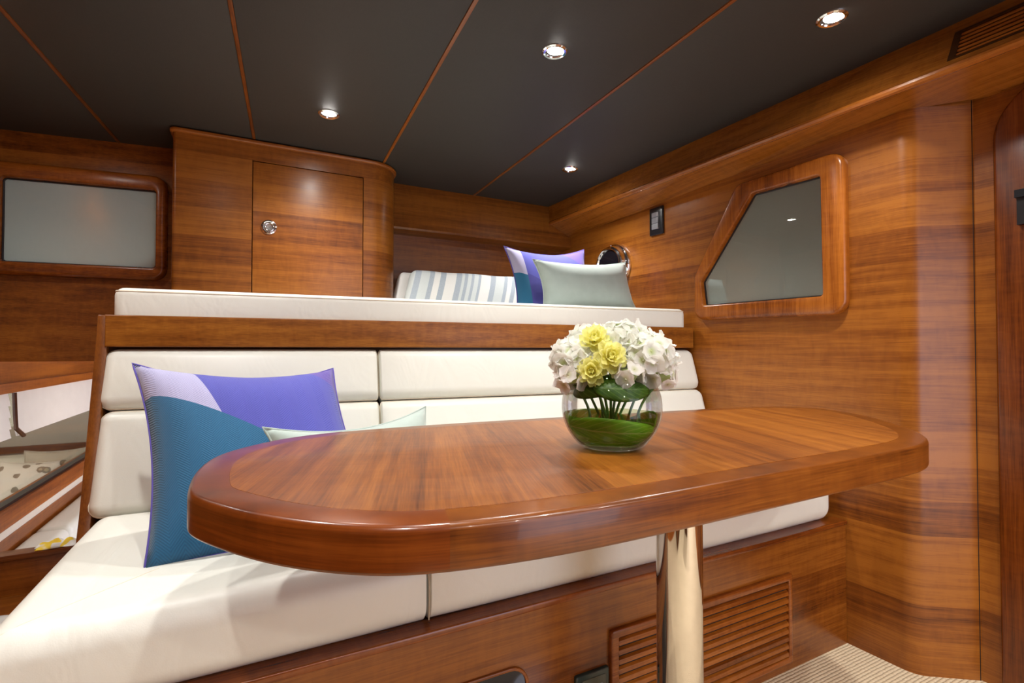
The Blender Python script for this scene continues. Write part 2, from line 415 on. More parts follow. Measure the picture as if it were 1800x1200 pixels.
# door in the passage side, at the right edge
MD = frame(Vector((2.056, 0, 0)), Vector((0, 1, 0)), Vector((0, 0, 1)), Vector((-1, 0, 0)))
door = structure(empty('door_1', (2.04, .3, 0)))
dp = round_poly([(-.05, .02), (.684, .02), (.684, 1.868), (-.05, 1.868)], [0, 0, .17, .17], 10)
slab([Vector(p) for p in dp], 0, .022, .010, 0, 4, MD).build('door_panel', wood('Z', 'Y', .14, .62, .25, .25, .3), door)
lt = MB().box(2.018, 2.034, .590, .625, 1.425, 1.525); lt.build('latch_plate', M_black, door)
MB().box(2.008, 2.02, .598, .627, 1.505, 1.528).build('latch_knob', plain('dark_metal', (.05, .05, .055), .3, 1.0), door)

# ================================================================= CEILING DOWNLIGHTS
M_lens = emit('lamp_lens', (1.0, .96, .90), 130.0)
def downlight(x, y, label, group='ceiling downlights', power=1.0, cone=132):
    z = zc(y); o = tag(empty('downlight', (x, y, z)), label, 'downlight', group)
    v, f = lathe([(.0285, -.001), (.030, -.005), (.036, -.006), (.041, -.003), (.042, .002), (.0285, .002)], 28, Matrix.Translation((x, y, z)))
    link_mesh('trim_ring', v, f, M_chrome, o)
    v, f = lathe([(.0005, -.0012), (.014, -.001), (.0282, .0), (.0282, .0015), (.0005, .0015)], 24, Matrix.Translation((x, y, z)), cap=True)
    link_mesh('lens', v, f, M_lens, o)
    l = bpy.data.lights.new('lamp_glow', 'SPOT'); l.energy = LAMP_W*power; l.color = (1.0, .968, .925); l.spot_size = rad(cone); l.spot_blend = 1.0; l.shadow_soft_size = .022
    lo = bpy.data.objects.new('lamp_glow', l); COL.objects.link(lo); lo.parent = o; lo.location = (0, 0, -.012)
    return o
downlight(.241, 2.07, 'glowing ceiling downlight in front of the wooden locker door')
downlight(.838, 1.337, 'glowing ceiling downlight nearest above the table, top centre of the ceiling')
downlight(1.487, .849, 'glowing ceiling downlight nearest the slatted cove vent')
downlight(1.428, 2.131, 'glowing ceiling downlight above the cushions in the berth corner')
for x, y, p in ((-.30, 1.33, 1.0), (-.85, 2.07, .35), (.24, .55, .9), (.84, -.15, 1.2), (-.30, -.15, 1.1), (1.45, -.65, 1.8), (.30, -1.55, 2.0), (.85, -1.55, 2.0)):  # last two added at the rear to brighten the seat front under the table
    downlight(x, y, 'ceiling downlight behind the viewpoint, out of the picture, in a set with added rear fills', 'downlights out of the picture', p, 160 if y < -1.2 else 132)

# ================================================================= BERTH AND BENCH
BA = Vector((-.415, 1.90, 0)); BE = Vector((.9961, -.0883, 0)); BN = Vector((-.0883, -.9961, 0)); ZZ = Vector((0, 0, 1))
def bp(s, o, z): return BA+BE*s+BN*o+ZZ*z
MBench = frame(BA, BE, BN, ZZ)                     # (along, towards room, up)  left-handed basis is fine for boxes
LB = 2.262
berth = tag(empty('berth', bp(1.1, 0, 0)), 'raised wooden berth with a long front board behind the cream seat', 'berth')
fb = slab([Vector(p) for p in ((-.002, 1.060), (LB, 1.060), (LB, 1.158), (-.002, 1.158))], -.028, 0.002, .005, 0, 3, frame(BA, BE, ZZ, BN))
fb.build('front_board', wood('X', 'Z', .12, 1.10, -.06, .38, .08), berth)
plat = [bp(.0, -.028, 0).to_2d(), bp(LB-.01, -.028, 0).to_2d(), Vector((wx(2.77)-.004, 2.765)), Vector((.63, 2.765)), Vector((.63, 2.71)), Vector((-.36, 2.68))]
slab(plat, 1.075, 1.150).build('platform', wood('X', 'Z', .2, .9), berth)
# end panel with the reclined front edge
ep = [(1.74, 0), (1.74, .50), (1.772, .585), (1.905, 1.06), (1.925, 1.158), (2.70, 1.158), (2.70, 0)]
slab([Vector(p) for p in round_poly(ep, [0, .02, .05, .05, .004, .004, 0], 3)], 0, .028, .003, .003, 2, frame(Vector((-.440, 0, 0)), Vector((0, 1, 0)), ZZ, Vector((1, 0, 0)))).build('end_panel', wood('Z', 'Y', .3, .62, .1), berth)
# mattress on the berth
mp = [bp(.012, -.008, 0).to_2d(), bp(LB-.03, -.008, 0).to_2d(), Vector((wx(2.7)-.012, 2.70)), Vector((.645, 2.70)), Vector((.645, 2.44)), Vector((-.36, 2.44))]
mat = slab(round_poly(mp, [.03, .03, .03, .03, .0, .03], 5), 1.1515, 1.245, .026, .006, 5)
mattress = tag(mat.build('berth_mattress', M_leather), 'long cream leather mattress on the upper berth', 'mattress')
q = inset(round_poly(mp, [.03, .03, .03, .03, .0, .03], 5), .0035)
n6 = 12
front = [q[-1]]+q[:n6]
v, f = tube([Vector((p[0], p[1], 1.2335)) for p in front], .0026, 6); link_mesh('piping', v, f, M_piping, mattress)

# bench base under the seat: panel, top rail
base = tag(empty('bench_base', (.7, 1.06, 0)), 'dark wooden bench front panel under the cream seat', 'bench')
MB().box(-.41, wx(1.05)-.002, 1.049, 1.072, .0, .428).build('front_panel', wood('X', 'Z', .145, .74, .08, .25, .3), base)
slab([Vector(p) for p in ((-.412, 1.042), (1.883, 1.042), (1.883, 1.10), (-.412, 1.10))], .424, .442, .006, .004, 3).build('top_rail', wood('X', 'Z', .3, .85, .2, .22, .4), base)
MB().box(-.41, -.388, 1.072, 1.76, 0, .428).build('end_panel', wood('Y', 'Z', .14, .9, .1), base)
MB().box(-.388, 1.84, 1.10, 1.50, .36, .428).build('seat_board', wood('X', 'Y', .2, .8), base)
MB().hexa([bp(s_, o_, z_) for o_ in (-.145, -.125) for z_ in (.0, 1.0765) for s_ in (-.02, LB-.004)]).build('back_board', wood('X', 'Z', .2, .7), berth)
# slatted grille on the bench panel
gr = tag(empty('vent_grille', (1.19, 1.049, .03)), 'slatted wooden vent grille on the bench panel behind the table post', 'vent')
MG = frame(Vector((0, 1.049, 0)), Vector((1, 0, 0)), ZZ, Vector((0, -1, 0)))
go = [Vector(p) for p in ((.822, .030), (1.564, .030), (1.564, .319), (.822, .319))]; gi = [Vector(p) for p in ((.846, .050), (1.545, .050), (1.545, .297), (.846, .297))]
ring_frame(round_poly(go, .006, 2), round_poly(gi, .002, 2), .013, .005, .004, MG).build('frame', wood('X', 'Z', .3, .95, .15, .22, .4), gr)
MB().box(.846, 1.545, 1.0475, 1.0488, .050, .297).build('backing', M_gap, gr)
for i in range(10):
    z0 = .0520+i*.0245
    v = [(x, y, z) for x in (.8465, 1.5445) for y, z in ((1.0480, z0+.012), (1.0400, z0+.001), (1.0375, z0+.003), (1.0400, z0+.0135), (1.0470, z0+.0175))]
    f = [(0,1,2,3,4), (9,8,7,6,5)]+[(k, (k+1) % 5, 5+(k+1) % 5, 5+k) for k in range(5)]
    link_mesh('slat', v, f, wood('X', 'Z', .0245, .95, .1, .25, .3), gr)
# power outlet and dark recess
ot = tag(empty('power_outlet', (.765, 1.049, .13)), 'dark green-black power outlet plate beside the bench grille', 'outlet')
op = round_poly([(.712, .118), (.815, .118), (.815, .232), (.712, .232)], .004, 3)
slab([Vector(p) for p in op], 0, .010, .004, 0, 3, MG).build('plate', plain('dark_green_plate', (.018, .032, .028), .25), ot)
slab([Vector(p) for p in round_poly([(.728, .132), (.802, .132), (.802, .219), (.728, .219)], .003, 3)], .009, .0125, .002, 0, 2, MG).build('cover', plain('olive_cover', (.075, .08, .055), .5), ot)
slab([Vector(p) for p in round_poly([(.775, .145), (.792, .145), (.792, .20), (.775, .20)], .002, 2)], .012, .0145, .001, 0, 2, MG).build('rocker', M_grey_rocker, ot)
rc = tag(empty('panel_recess', (.38, 1.049, .1)), 'dark rounded recess in the bench panel at the bottom edge', 'recess')
ro_ = [Vector(p) for p in ((.13, .02), (.580, .02), (.580, .306), (.13, .306))]
ring_frame(round_poly(ro_, .05, 6), inset(round_poly(ro_, .05, 6), .008), .006, .003, .002, MG).build('rim', wood('X', 'Z', .3, .9, .1), rc)
slab(inset(round_poly(ro_, .05, 6), .006), .0005, .002, M=MG).build('dark_infill', plain('opening_shade', (.008, .008, .014), .06), rc)  # flat dark sheet painted in for the shade inside the opening

# seat cushions
def seat_back_y(x): return 1.772-.0887*(x+.415)
def seat_cushion(x0, x1, label, r=.045, tight=1):
    w = x1-x0; d = .66; v, f = rbox(w, d, .148, r, 8, 6, .012, .006); out = []
    for p in v:
        px = p.x*tight
        if px > w/2-r: px = w/2-r*.85+(px-w/2+r)*.85*(1-.85)/.15 if False else w/2-.15*r+(px-(w/2-r))*.15
        px *= tight
        x = x0+w/2+px; yb = seat_back_y(x); yy = 1.066+(p.y+d/2)*(yb-1.066)/d
        out.append(Vector((x, yy, .4425+.074+p.z)))
    o = tag(link_mesh('seat_cushion', out, f, M_leather, angle=60), label, 'cushion', 'cream leather seat cushions')
    return o
sc1 = seat_cushion(-.405, .3385, 'cream leather seat cushion at the left end, under the blue pillow')
sc2 = seat_cushion(.3395, 1.842, 'long cream leather seat cushion running under the table to the right wall', tight=-1)
# seams on the left cushion: the joint welt and the mitred top seam
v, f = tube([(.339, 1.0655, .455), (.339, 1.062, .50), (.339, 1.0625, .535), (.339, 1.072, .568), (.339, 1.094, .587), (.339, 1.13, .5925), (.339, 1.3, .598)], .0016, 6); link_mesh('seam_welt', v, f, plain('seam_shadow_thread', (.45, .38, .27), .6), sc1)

from mathutils.bvhtree import BVHTree
bv = BVHTree.FromPolygons([tuple(p.co) for p in sc1.data.vertices], [tuple(p.vertices) for p in sc1.data.polygons])
sm_ = []
for k in range(13):
    t = k/12; hit = bv.ray_cast(Vector((-.385+.205*t, 1.085+.165*t, 1)), Vector((0, 0, -1)))[0]
    if hit: sm_.append(hit)
v, f = tube(sm_, .0011, 6); link_mesh('mitre_seam', v, f, M_piping, sc1)
# backrest cushions
aR = math.atan2(.155, .475); UPB = (-BN*math.sin(aR)+ZZ*math.cos(aR)); TH = (BN*math.cos(aR)+ZZ*math.sin(aR))
def back_cushion(s0, s1, z0, z1, label, tight, th=.10, r=.034):
    h = (z1-z0)/math.cos(aR); zm = (z0+z1)/2; om = .155*(1.06-zm)/.475
    c = bp((s0+s1)/2, om, zm)-TH*(th/2+.002)
    v, f = rbox(s1-s0, th, h, r, 8, 5, .0, .008); hw = (s1-s0)/2
    for p in v:
        q = p.x*tight
        if q > hw-r: p.x = tight*(hw-.25*r+(q-(hw-r))*.25)
    M = frame(c, BE, -TH, UPB)
    o = tag(link_mesh('backrest_cushion', [M @ p for p in v], f, M_leather, angle=60), label, 'cushion', 'cream leather backrest cushions')
    # front welt just inside the rim
    hx_, hz_ = (s1-s0)/2, h/2
    lp = round_poly([Vector((-hx_, -hz_)), Vector((hx_, -hz_)), Vector((hx_, hz_)), Vector((-hx_, hz_))], r, 5)
    lp = inset(lp, .0015)
    for p in lp:
        q = p[0]*tight
        if q > hx_-r: p[0] = tight*(hx_-.25*r+(q-(hx_-r))*.25)
    v, f = tube([M @ Vector((p[0], -th/2+r*.72, p[1])) for p in lp], .0028, 6, True); link_mesh('piping', v, f, M_piping, o)
    return o
sp = .806
back_cushion(-.006, sp-.002, .880, 1.0585, 'upper cream backrest cushion at the left, behind the blue pillow', 1)
back_cushion(sp+.002, LB+.002, .880, 1.0585, 'upper cream backrest cushion on the right, behind the flowers', -1)
back_cushion(.004, sp-.002, .587, .874, 'lower cream backrest cushion at the left, behind the blue pillow', 1)
back_cushion(sp+.002, LB+.004, .587, .874, 'lower cream backrest cushion on the right, behind the vase', -1)

# ================================================================= LOCKER
lk = tag(empty('locker', (.15, 2.6, 1.16)), 'tall wooden locker with rounded corner standing on the berth', 'locker')
LY = 2.45
arc = round_poly([Vector((.40, LY)), Vector((.624, LY)), Vector((.624, 2.765))], [0, .145, 0], 10)[1:-1]
al = round_poly([Vector((-.325, 2.70)), Vector((-.325, LY)), Vector((-.2, LY))], [0, .018, 0], 4)[1:-1]
car = [Vector((-.325, 2.695))]+al+[Vector((-.0315, LY)), Vector((-.0315, LY+.02)), Vector((.4465, LY+.02)), Vector((.4465, LY))]+arc+[Vector((.624, 2.765)), Vector((-.1, 2.765))]
M_lock = wood('H', 'Z', .118, .88, 0, .36, .25, 0, .4)
slab(car, 1.151, 1.886).build('carcass', M_lock, lk)
hdr = [Vector((-.325, 2.695))]+al+arc+[Vector((.624, 2.765)), Vector((-.1, 2.765))]
slab(hdr, 1.886, 1.968).build('header', wood('X', 'Z', .2, .92), lk)
slab(inset(hdr, -.012), 1.958, 1.974, .003, .008, 4).build('crown', wood('X', 'Z', .3, .8, .1), lk)
ld = slab([Vector(p) for p in ((-.0285, 1.252), (.4435, 1.252), (.4435, 1.883), (-.0285, 1.883))], 0, .019, .0025, 0, 3, frame(Vector((0, LY+.0185, 0)), Vector((1, 0, 0)), ZZ, Vector((0, -1, 0)))).build('door', wood('X', 'Z', .128, .98, .0, .36, .25, 0, .4), lk)
# chrome push latch on the locker door
ML_ = frame(Vector((.036, LY-.0005, 1.597)), Vector((1, 0, 0)), ZZ, Vector((0, -1, 0)))
v, f = lathe([(.0225, .001), (.031, .001), (.0325, .003), (.031, .006), (.026, .0075), (.0235, .006), (.0225, .001)], 32, ML_); link_mesh('latch_ring', v, f, M_chrome, ld)
v, f = lathe([(.0225, .0015), (.001, .0008)], 24, ML_); link_mesh('latch_dish', v, f, plain('brushed_chrome', (.55, .54, .52), .25, 1.0), ld)
lpoly = [Vector((.021*math.cos(a), .021*math.sin(a))) for a in [rad(d) for d in range(-75, 76, 15)]]+[Vector((-.010, .018)), Vector((-.018, .006)), Vector((-.018, -.006)), Vector((-.010, -.018))]
ring_frame(lpoly, inset(lpoly, .005), .008, .002, .002, ML_, 2).build('latch_pull', M_chrome, ld)

# ================================================================= WALL FITTINGS
sw = tag(empty('light_switch', MR @ Vector((.885, 1.65, 0))), 'black framed light switch with grey rockers on the right wall', 'switch')
sy0, sy1 = rp(1.890, 0).x, rp(1.980, 0).x
slab(round_poly([Vector((sy0, 1.648)), Vector((sy1, 1.648)), Vector((sy1, 1.790)), Vector((sy0, 1.790))], .004, 3), 0, .012, .003, 0, 3, MR).build('plate', M_black, sw)
slab(round_poly([Vector((sy0+.019, 1.672)), Vector((sy1-.019, 1.672)), Vector((sy1-.019, 1.766)), Vector((sy0+.019, 1.766))], .002, 2), .010, .015, .002, 0, 2, MR).build('bezel', plain('dark_bezel', (.03, .03, .033), .25), sw)
for a, b in ((.0, .030), (.031, .061), (.062, .088)):
    slab(round_poly([Vector((sy0+.026, 1.676+a)), Vector((sy1-.022, 1.676+a)), Vector((sy1-.022, 1.676+b-.001)), Vector((sy0+.026, 1.676+b-.001))], .001, 2), .014, .0185, .001, 0, 2, MR).build('rocker', M_grey_rocker, sw)
# round chrome porthole lamp on the right wall behind the cushions
ph = tag(empty('porthole', MR @ Vector((1.21, 1.49, 0))), 'round chrome rimmed porthole with dark glass above the sage berth cushion', 'porthole')
MP = frame(MR @ Vector((rp(2.255, 0).x, 1.53, 0)), w_dir, ZZ, w_nor)
v, f = lathe([(.128, 0), (.128, .012), (.124, .020), (.116, .024), (.112, .030), (.112, .046), (.108, .056), (.098, .062), (.092, .060), (.088, .050)], 40, MP); link_mesh('chrome_rim', v, f, M_chrome, ph)
v, f = lathe([(.0885, .050), (.06, .053), (.02, .0545), (.0005, .055)], 40, MP); link_mesh('dark_infill', v, f, plain('black_glass', (.006, .006, .009), .08), ph)
for k in range(6):
    a = 2*math.pi*k/6+.4; c = MP @ Vector((.120*math.cos(a), .120*math.sin(a), .02))
    v, f = lathe([(.0005, .006), (.004, .005), (.006, .001), (.006, -.002)], 10, frame(c, w_dir, ZZ, w_nor)); link_mesh('screw', v, f, M_chrome, ph)

# ================================================================= UNSEEN CABINETS ADDED FOR DARK BANDS IN THE POLISHED POST
def cabinet(x0, x1, y0, y1, side, label):
    c = tag(empty('reflection_cabinet', ((x0+x1)/2, (y0+y1)/2, 0)), label, 'cabinet', None)
    MB().box(x0, x1, y0, y1, .08, .86).box(x0+.05, x1-.05, y0+.05, y1-.05, 0, .08).build('body', wood('H', 'Z', .2, .7), c)
    slab(round_poly([Vector((x0-.015, y0)), Vector((x1+.015, y0)), Vector((x1+.015, y1+.015)), Vector((x0-.015, y1+.015))], .03, 4), .86, .90, .008, .004, 3).build('worktop', wood('H', 'Z', .3, .6), c)
    xf = x1 if side > 0 else x0; n_ = 3; L_ = (y1-y0)/n_
    for k in range(n_):
        d_ = MB().box(min(xf, xf+side*.018), max(xf, xf+side*.018), y0+k*L_+.01, y0+(k+1)*L_-.01, .11, .83).build('door', wood('Z', 'Y', .2, .8), c)
        v, f = tube([(xf+side*.018, y0+(k+.8)*L_, .70), (xf+side*.04, y0+(k+.8)*L_, .69), (xf+side*.04, y0+(k+.8)*L_, .61), (xf+side*.018, y0+(k+.8)*L_, .60)], .005, 8); link_mesh('handle', v, f, M_chrome, d_)
cabinet(-.98, -.50, -1.73, -.15, 1, 'long dark wooden cabinet added left behind the viewpoint for reflections in the post')
cabinet(.18, .62, -1.73, -1.05, 1, 'short dark wooden cabinet added against the rear wall for reflections in the post')

# ================================================================= TABLE
tp = [(-.083,.79),(-.087,.84),(-.089,.905),(-.080,1.0),(-.048,1.082),(.03,1.165),(.10,1.200),(.20,1.222),(.40,1.225),(.62,1.212),(.97,1.180),(1.30,1.148),(1.46,1.122),(1.565,1.083),(1.628,1.025),(1.636,.95),(1.595,.85),(1.53,.755),(1.42,.637),(1.33,.566),(1.25,.528),(1.164,.508),(1.0,.502),(.844,.499),(.542,.494),(.329,.496),(.184,.516),(.108,.545),(.038,.600),(-.013,.660),(-.052,.720),(-.074,.760)]
def catmull(P, k=4):
    out = []; n = len(P); P = [Vector(p) for p in P]
    for i in range(n):
        a, b, c, d = P[i-1], P[i], P[(i+1) % n], P[(i+2) % n]
        for j in range(k):
            t = j/k; out.append(.5*((2*b)+(c-a)*t+(2*a-5*b+4*c-d)*t*t+(3*b-a-3*c+d)*t**3))
    return out
TP = catmull(tp, 4)
for _ in range(3): TP = [(TP[i-1]+TP[i]*2+TP[(i+1) % len(TP)])/4 for i in range(len(TP))]
table = tag(empty('dining_table', (.80, .80, 0)), 'varnished wooden dining table with rounded ends on a polished post', 'table')
zt = .86
slab(TP, .806, zt, .009, .005, 5).build('table_top', wood('H', 'Z', .6, .80, .05, .28, .22, -.02, .2, .06), table)
# solid end block on the left and the inlaid veneers
end = []
for p in TP:
    end.append(p)
FI = inset(TP, .050)
for _ in range(2): FI = [(FI[i-1]+FI[i]*2+FI[(i+1) % len(FI)])/4 for i in range(len(FI))]
slab(FI, zt-.004, zt+.0008, .0004, 0, 1).build('veneer_field', wood('Y', 'X', .13, .98, .0, .36, .10, .30, .25, .05), table)
# left end cap: the rim left of x = .19 in a redder cut, 0.4 mm proud
idx = [i for i, p in enumerate(TP) if p.x < .206]
# contiguous run
k0 = next(i for i in idx if (i-1) % len(TP) not in idx); run = []
i = k0
while i % len(TP) in idx: run.append(i % len(TP)); i += 1
capo = [inset(TP, -.0006)[i] for i in run]; capi = [inset(TP, .0625)[i] for i in run]
prof = []
def rim_ring(p_out, d_in):   # rounded rim section following the table edge
    pass
rings = []
for dd, zz in ((-.0006, .811), (-.0006, zt-.009), (.0006, zt-.0055), (.0022, zt-.0026), (.005, zt-.0002), (.0086, zt+.0005), (.0515, zt+.0005)):
    L_ = inset(TP, dd); rings.append([Vector((L_[i].x, L_[i].y, zz)) for i in run])
v = [p for r_ in rings for p in r_]; n = len(run); f = []
for r_ in range(len(rings)-1):
    for i in range(n-1): f.append((r_*n+i, r_*n+i+1, (r_+1)*n+i+1, (r_+1)*n+i))
link_mesh('end_cap', v, f, wood('H', 'X', .9, .55, .35, .28, .3, .0, .1, .14), table)
v, f = lathe([(.0485, .802), (.0485, .03)], 48, Matrix.Translation((.818, .80, 0))); link_mesh('post', v, f, M_pole, table)
v, f = lathe([(.0488, .028), (.052, .022), (.12, .014), (.14, .008), (.142, 0), (.0005, 0)], 48, Matrix.Translation((.818, .80, 0))); link_mesh('floor_flange', v, f, M_pole, table)
v, f = lathe([(.0488, .79), (.055, .792), (.10, .798), (.105, .8055), (.0005, .8055)], 40, Matrix.Translation((.818, .80, 0))); link_mesh('top_flange', v, f, M_pole, table)

# ================================================================= PILLOWS
def pillow(name, bl, right, up, w, h, th, mat, label, pinch=.07, group=None, nu=28, seed=0, back=None, shear=0.0):
    """bl = middle of the lower edge"""
    rnd = random.Random(seed)
    right = Vector(right).normalized(); up = Vector(up); up = (up-right*up.dot(right)).normalized(); nor = up.cross(right)   # pillow front is -nor
    v = []; f = []; ph1 = rnd.random()*6
    for side in (-1, 1):
        for j in range(nu+1):
            for i in range(nu+1):
                a = -1+2*i/nu; b = -1+2*j/nu
                x = a*(1-pinch*(1-b*b)**1.0*1.0); z = b*(1-pinch*(2.0 if b > 0 else .7)*(1-a*a)**1.0)
                pr = ((1-abs(a)**2.6)*(1-abs(b)**2.6))**.55 if abs(a) < 1 and abs(b) < 1 else 0
                wr = .06*math.sin(7*a+ph1+3*b)*(abs(a)**3)*pr+.05*math.sin(6*b+ph1)*(abs(b)**2)*pr
                v.append(Vector((x*w/2+shear*(h/2+z*h/2), side*th/2*(pr+wr), h/2+z*h/2)))
    n1 = (nu+1)*(nu+1)
    for sd in (0, 1):
        for j in range(nu):
            for i in range(nu):
                q = [sd*n1+j*(nu+1)+i, sd*n1+j*(nu+1)+i+1, sd*n1+(j+1)*(nu+1)+i+1, sd*n1+(j+1)*(nu+1)+i]
                f.append(q if sd == 0 else q[::-1])
    me = bpy.data.meshes.new(name); me.from_pydata([tuple(p) for p in v], [], f)
    bm = bmesh.new(); bm.from_mesh(me); bmesh.ops.remove_doubles(bm, verts=bm.verts, dist=1e-5); bm.to_mesh(me); bm.free(); me.shade_smooth()
    me.materials.append(mat)
    o = bpy.data.objects.new(name, me); COL.objects.link(o)
    o.matrix_world = frame(Vector(bl), right, nor, up)
    tag(o, label, 'pillow', group)
    # edge seam
    e = []
    for k in range(nu): e.append((-1+2*k/nu, -1))
    for k in range(nu): e.append((1, -1+2*k/nu))
    for k in range(nu): e.append((1-2*k/nu, 1))
    for k in range(nu): e.append((-1, 1-2*k/nu))
    pts = [Vector((a*(1-pinch*(1-b*b))*w/2, 0, h/2+b*(1-pinch*(2.0 if b > 0 else .7)*(1-a*a))*h/2)) for a, b in e]
    pts = [Vector((p.x+shear*p.z, 0, p.z)) for p in pts]
    vv, ff = tube(pts, .0028, 6, True)
    m2 = bpy.data.meshes.new('seam'); m2.from_pydata([tuple(p) for p in vv], [], ff); m2.shade_smooth(); m2.materials.append(back or mat)
    so = bpy.data.objects.new('seam', m2); COL.objects.link(so); so.parent = o
    return o
def patchwork(name, w, h, lines, herring=True, shear=0.0, split=False):
    """four-colour geometric cushion cover; lines in cover coordinates u = x/(w/2), v = z/h"""
    m, nt, b = new_mat(name); tc = N(nt, 'ShaderNodeTexCoord').outputs['Object']
    sep = N(nt, 'ShaderNodeSeparateXYZ'); nt.links.new(tc, sep.inputs[0])
    X, Yv, Zv = sep.outputs
    X = math_node(nt, 'SUBTRACT', X, math_node(nt, 'MULTIPLY', Zv, shear)); u = math_node(nt, 'DIVIDE', X, w/2); vv = math_node(nt, 'DIVIDE', Zv, h)
    def half(p, q):      # 1 on the left of the line p->q
        dx, dy = q[0]-p[0], q[1]-p[1]
        e = math_node(nt, 'SUBTRACT', math_node(nt, 'MULTIPLY', math_node(nt, 'SUBTRACT', vv, p[1]), dx), math_node(nt, 'MULTIPLY', math_node(nt, 'SUBTRACT', u, p[0]), dy))
        return math_node(nt, 'GREATER_THAN', e, 0.0)
    blue, lilac, teal, violet, deep = (.080, .082, .40), (.44, .42, .61), (.016, .125, .25), (.125, .080, .36), (.045, .035, .20)
    c = mixc(nt, half(*lines[0]), blue, violet)                 # violet corner
    if len(lines) > 3: c = mixc(nt, math_node(nt, 'MULTIPLY', half(*lines[3]), .6), c, deep)
    lm = half(*lines[1]); c = mixc(nt, lm, c, lilac)            # lilac wedge at left
    tm = half(*lines[2])
    if split: tm = math_node(nt, 'MULTIPLY', tm, lm)
    c = mixc(nt, tm, c, teal)                                   # teal lower left
    backm = math_node(nt, 'GREATER_THAN', Yv, .002)
    c = mixc(nt, backm, c, (.10, .075, .36))
    if herring:
        p = .052
        zig = math_node(nt, 'ABSOLUTE', math_node(nt, 'SUBTRACT', math_node(nt, 'FRACT', math_node(nt, 'DIVIDE', X, p)), .5))
        s = math_node(nt, 'FRACT', math_node(nt, 'DIVIDE', math_node(nt, 'MULTIPLY_ADD', zig, p*1.1, Zv), .0066))
        s = math_node(nt, 'ABSOLUTE', math_node(nt, 'SUBTRACT', s, .5)); s2 = math_node(nt, 'MULTIPLY', s, 2.0)
        c = mixc(nt, math_node(nt, 'MULTIPLY', s2, .65), c, mixc(nt, 1.0, c, (.45, .48, .62), 'MULTIPLY'))
        bump(nt, s2, .5, .0012, b)
    else:
        bump(nt, noise(nt, tc, 600, 2), .2, .0008, b)
    nt.links.new(c, b.inputs['Base Color']); b.inputs['Roughness'].default_value = .9; b.inputs['Sheen Weight'].default_value = .15
    return m
M_violet_trim = fabric('violet_trim', (.085, .06, .33))
M_sage = fabric('sage_velvet', (.36, .44, .40), 500, .2, .16, .75, .5)
# half() is 1 on the left of the line, so each line is given with its region on the left hand
PW1 = patchwork('patchwork_herringbone', .515, .575, [((.40, 1.0), (1.02, .76)), ((-.30, .57), (-.56, 1.02)), ((-.30, .57), (-1.02, .80))], shear=-.20)
pillow('blue_patchwork_pillow', (.050, 1.262, .582), (.505, .0, -.022), (-.0, .38, .400), .515, .575, .22, PW1, 'large blue, lilac and teal herringbone pillow leaning on the seat backrest', .11, 'patchwork pillows', seed=2, back=M_violet_trim, shear=-.20)
pillow('sage_lumbar_pillow', (.296, 1.325, .585), (.475, .25, .0), (-.02, .10, .25), .53, .305, .13, M_sage, 'pale sage velvet lumbar pillow on the seat, partly hidden by the table', .13, 'sage velvet pillows', seed=5)
PW2 = patchwork('patchwork_plain', .50, .36, [((.25, .92), (.80, .66)), ((-.66, 0), (-.70, 1)), ((-.64, .54), (-1.02, .70)), ((.10, .20), (-.75, .62))], herring=False, split=True)
pillow('blue_patchwork_pillow', (1.385, 2.17, 1.232), (.49, 0, .028), (.0, .10, .36), .50, .38, .15, PW2, 'blue, lilac and teal patchwork pillow on the upper berth', .12, 'patchwork pillows', seed=3, back=M_violet_trim)
pillow('sage_lumbar_pillow', (1.437, 1.955, 1.238), (.56, 0, .030), (.01, .07, .26), .56, .265, .15, M_sage, 'pale sage velvet lumbar pillow in front on the upper berth', .10, 'sage velvet pillows', seed=8)
# striped blanket folded over a white pillow in the corner of the berth
def stripes():
    m, nt, b = new_mat('striped_linen'); tc = N(nt, 'ShaderNodeTexCoord').outputs['Object']
    sep = N(nt, 'ShaderNodeSeparateXYZ'); nt.links.new(tc, sep.inputs[0])
    u = math_node(nt, 'ADD', math_node(nt, 'DIVIDE', math_node(nt, 'SUBTRACT', sep.outputs[0], math_node(nt, 'MULTIPLY', sep.outputs[1], .30)), .66), .5)
    r = N(nt, 'ShaderNodeValToRGB'); r.color_ramp.interpolation = 'CONSTANT'; el = r.color_ramp.elements
    W_, B_, G_ = (.80, .80, .76), (.33, .40, .47), (.60, .66, .65)
    st = [(0, G_), (.03, B_), (.075, G_), (.145, B_), (.185, W_), (.235, B_), (.285, W_), (.37, B_), (.415, G_), (.44, B_), (.465, G_), (.50, B_), (.52, G_), (.56, B_), (.585, W_), (.675, B_), (.72, G_), (.80, B_), (.83, W_), (.87, B_), (.91, W_), (.96, G_)]
    while len(el) < len(st): el.new(.5)
    for i, (p, c) in enumerate(st): el[i].position = p; el[i].color = (*c, 1)
    nt.links.new(u, r.inputs[0]); n1 = noise(nt, tc, 220, 2)
    nt.links.new(mixc(nt, math_node(nt, 'MULTIPLY', n1, .35), r.outputs[0], (.82, .83, .82)), b.inputs['Base Color']); b.inputs['Roughness'].default_value = .9
    bump(nt, noise(nt, tc, 500, 2), .3, .001, b); return m
def soft_block(name, M, w, d, h, r, mat, label, cat, seed):
    v, f = rbox(w, d, h, r, 10, 4, .012, 0); rn = random.Random(seed); a, b_ = rn.random()*6, rn.random()*6
    v = [p+Vector((.30*p.y, 0, .004*math.sin(p.x*23+a)+.003*math.sin(p.y*31+b_))) for p in v]
    o = link_mesh(name, v, f, mat, angle=60); o.matrix_world = M; return tag(o, label, cat)
up_s = Vector((0, .07, .23)).normalized(); no_s = Vector((1, 0, .02)).normalized().cross(up_s)
xs = Vector((1, -.01, .012)).normalized(); ns_ = xs.cross(up_s).normalized(); xs = up_s.cross(ns_).normalized()
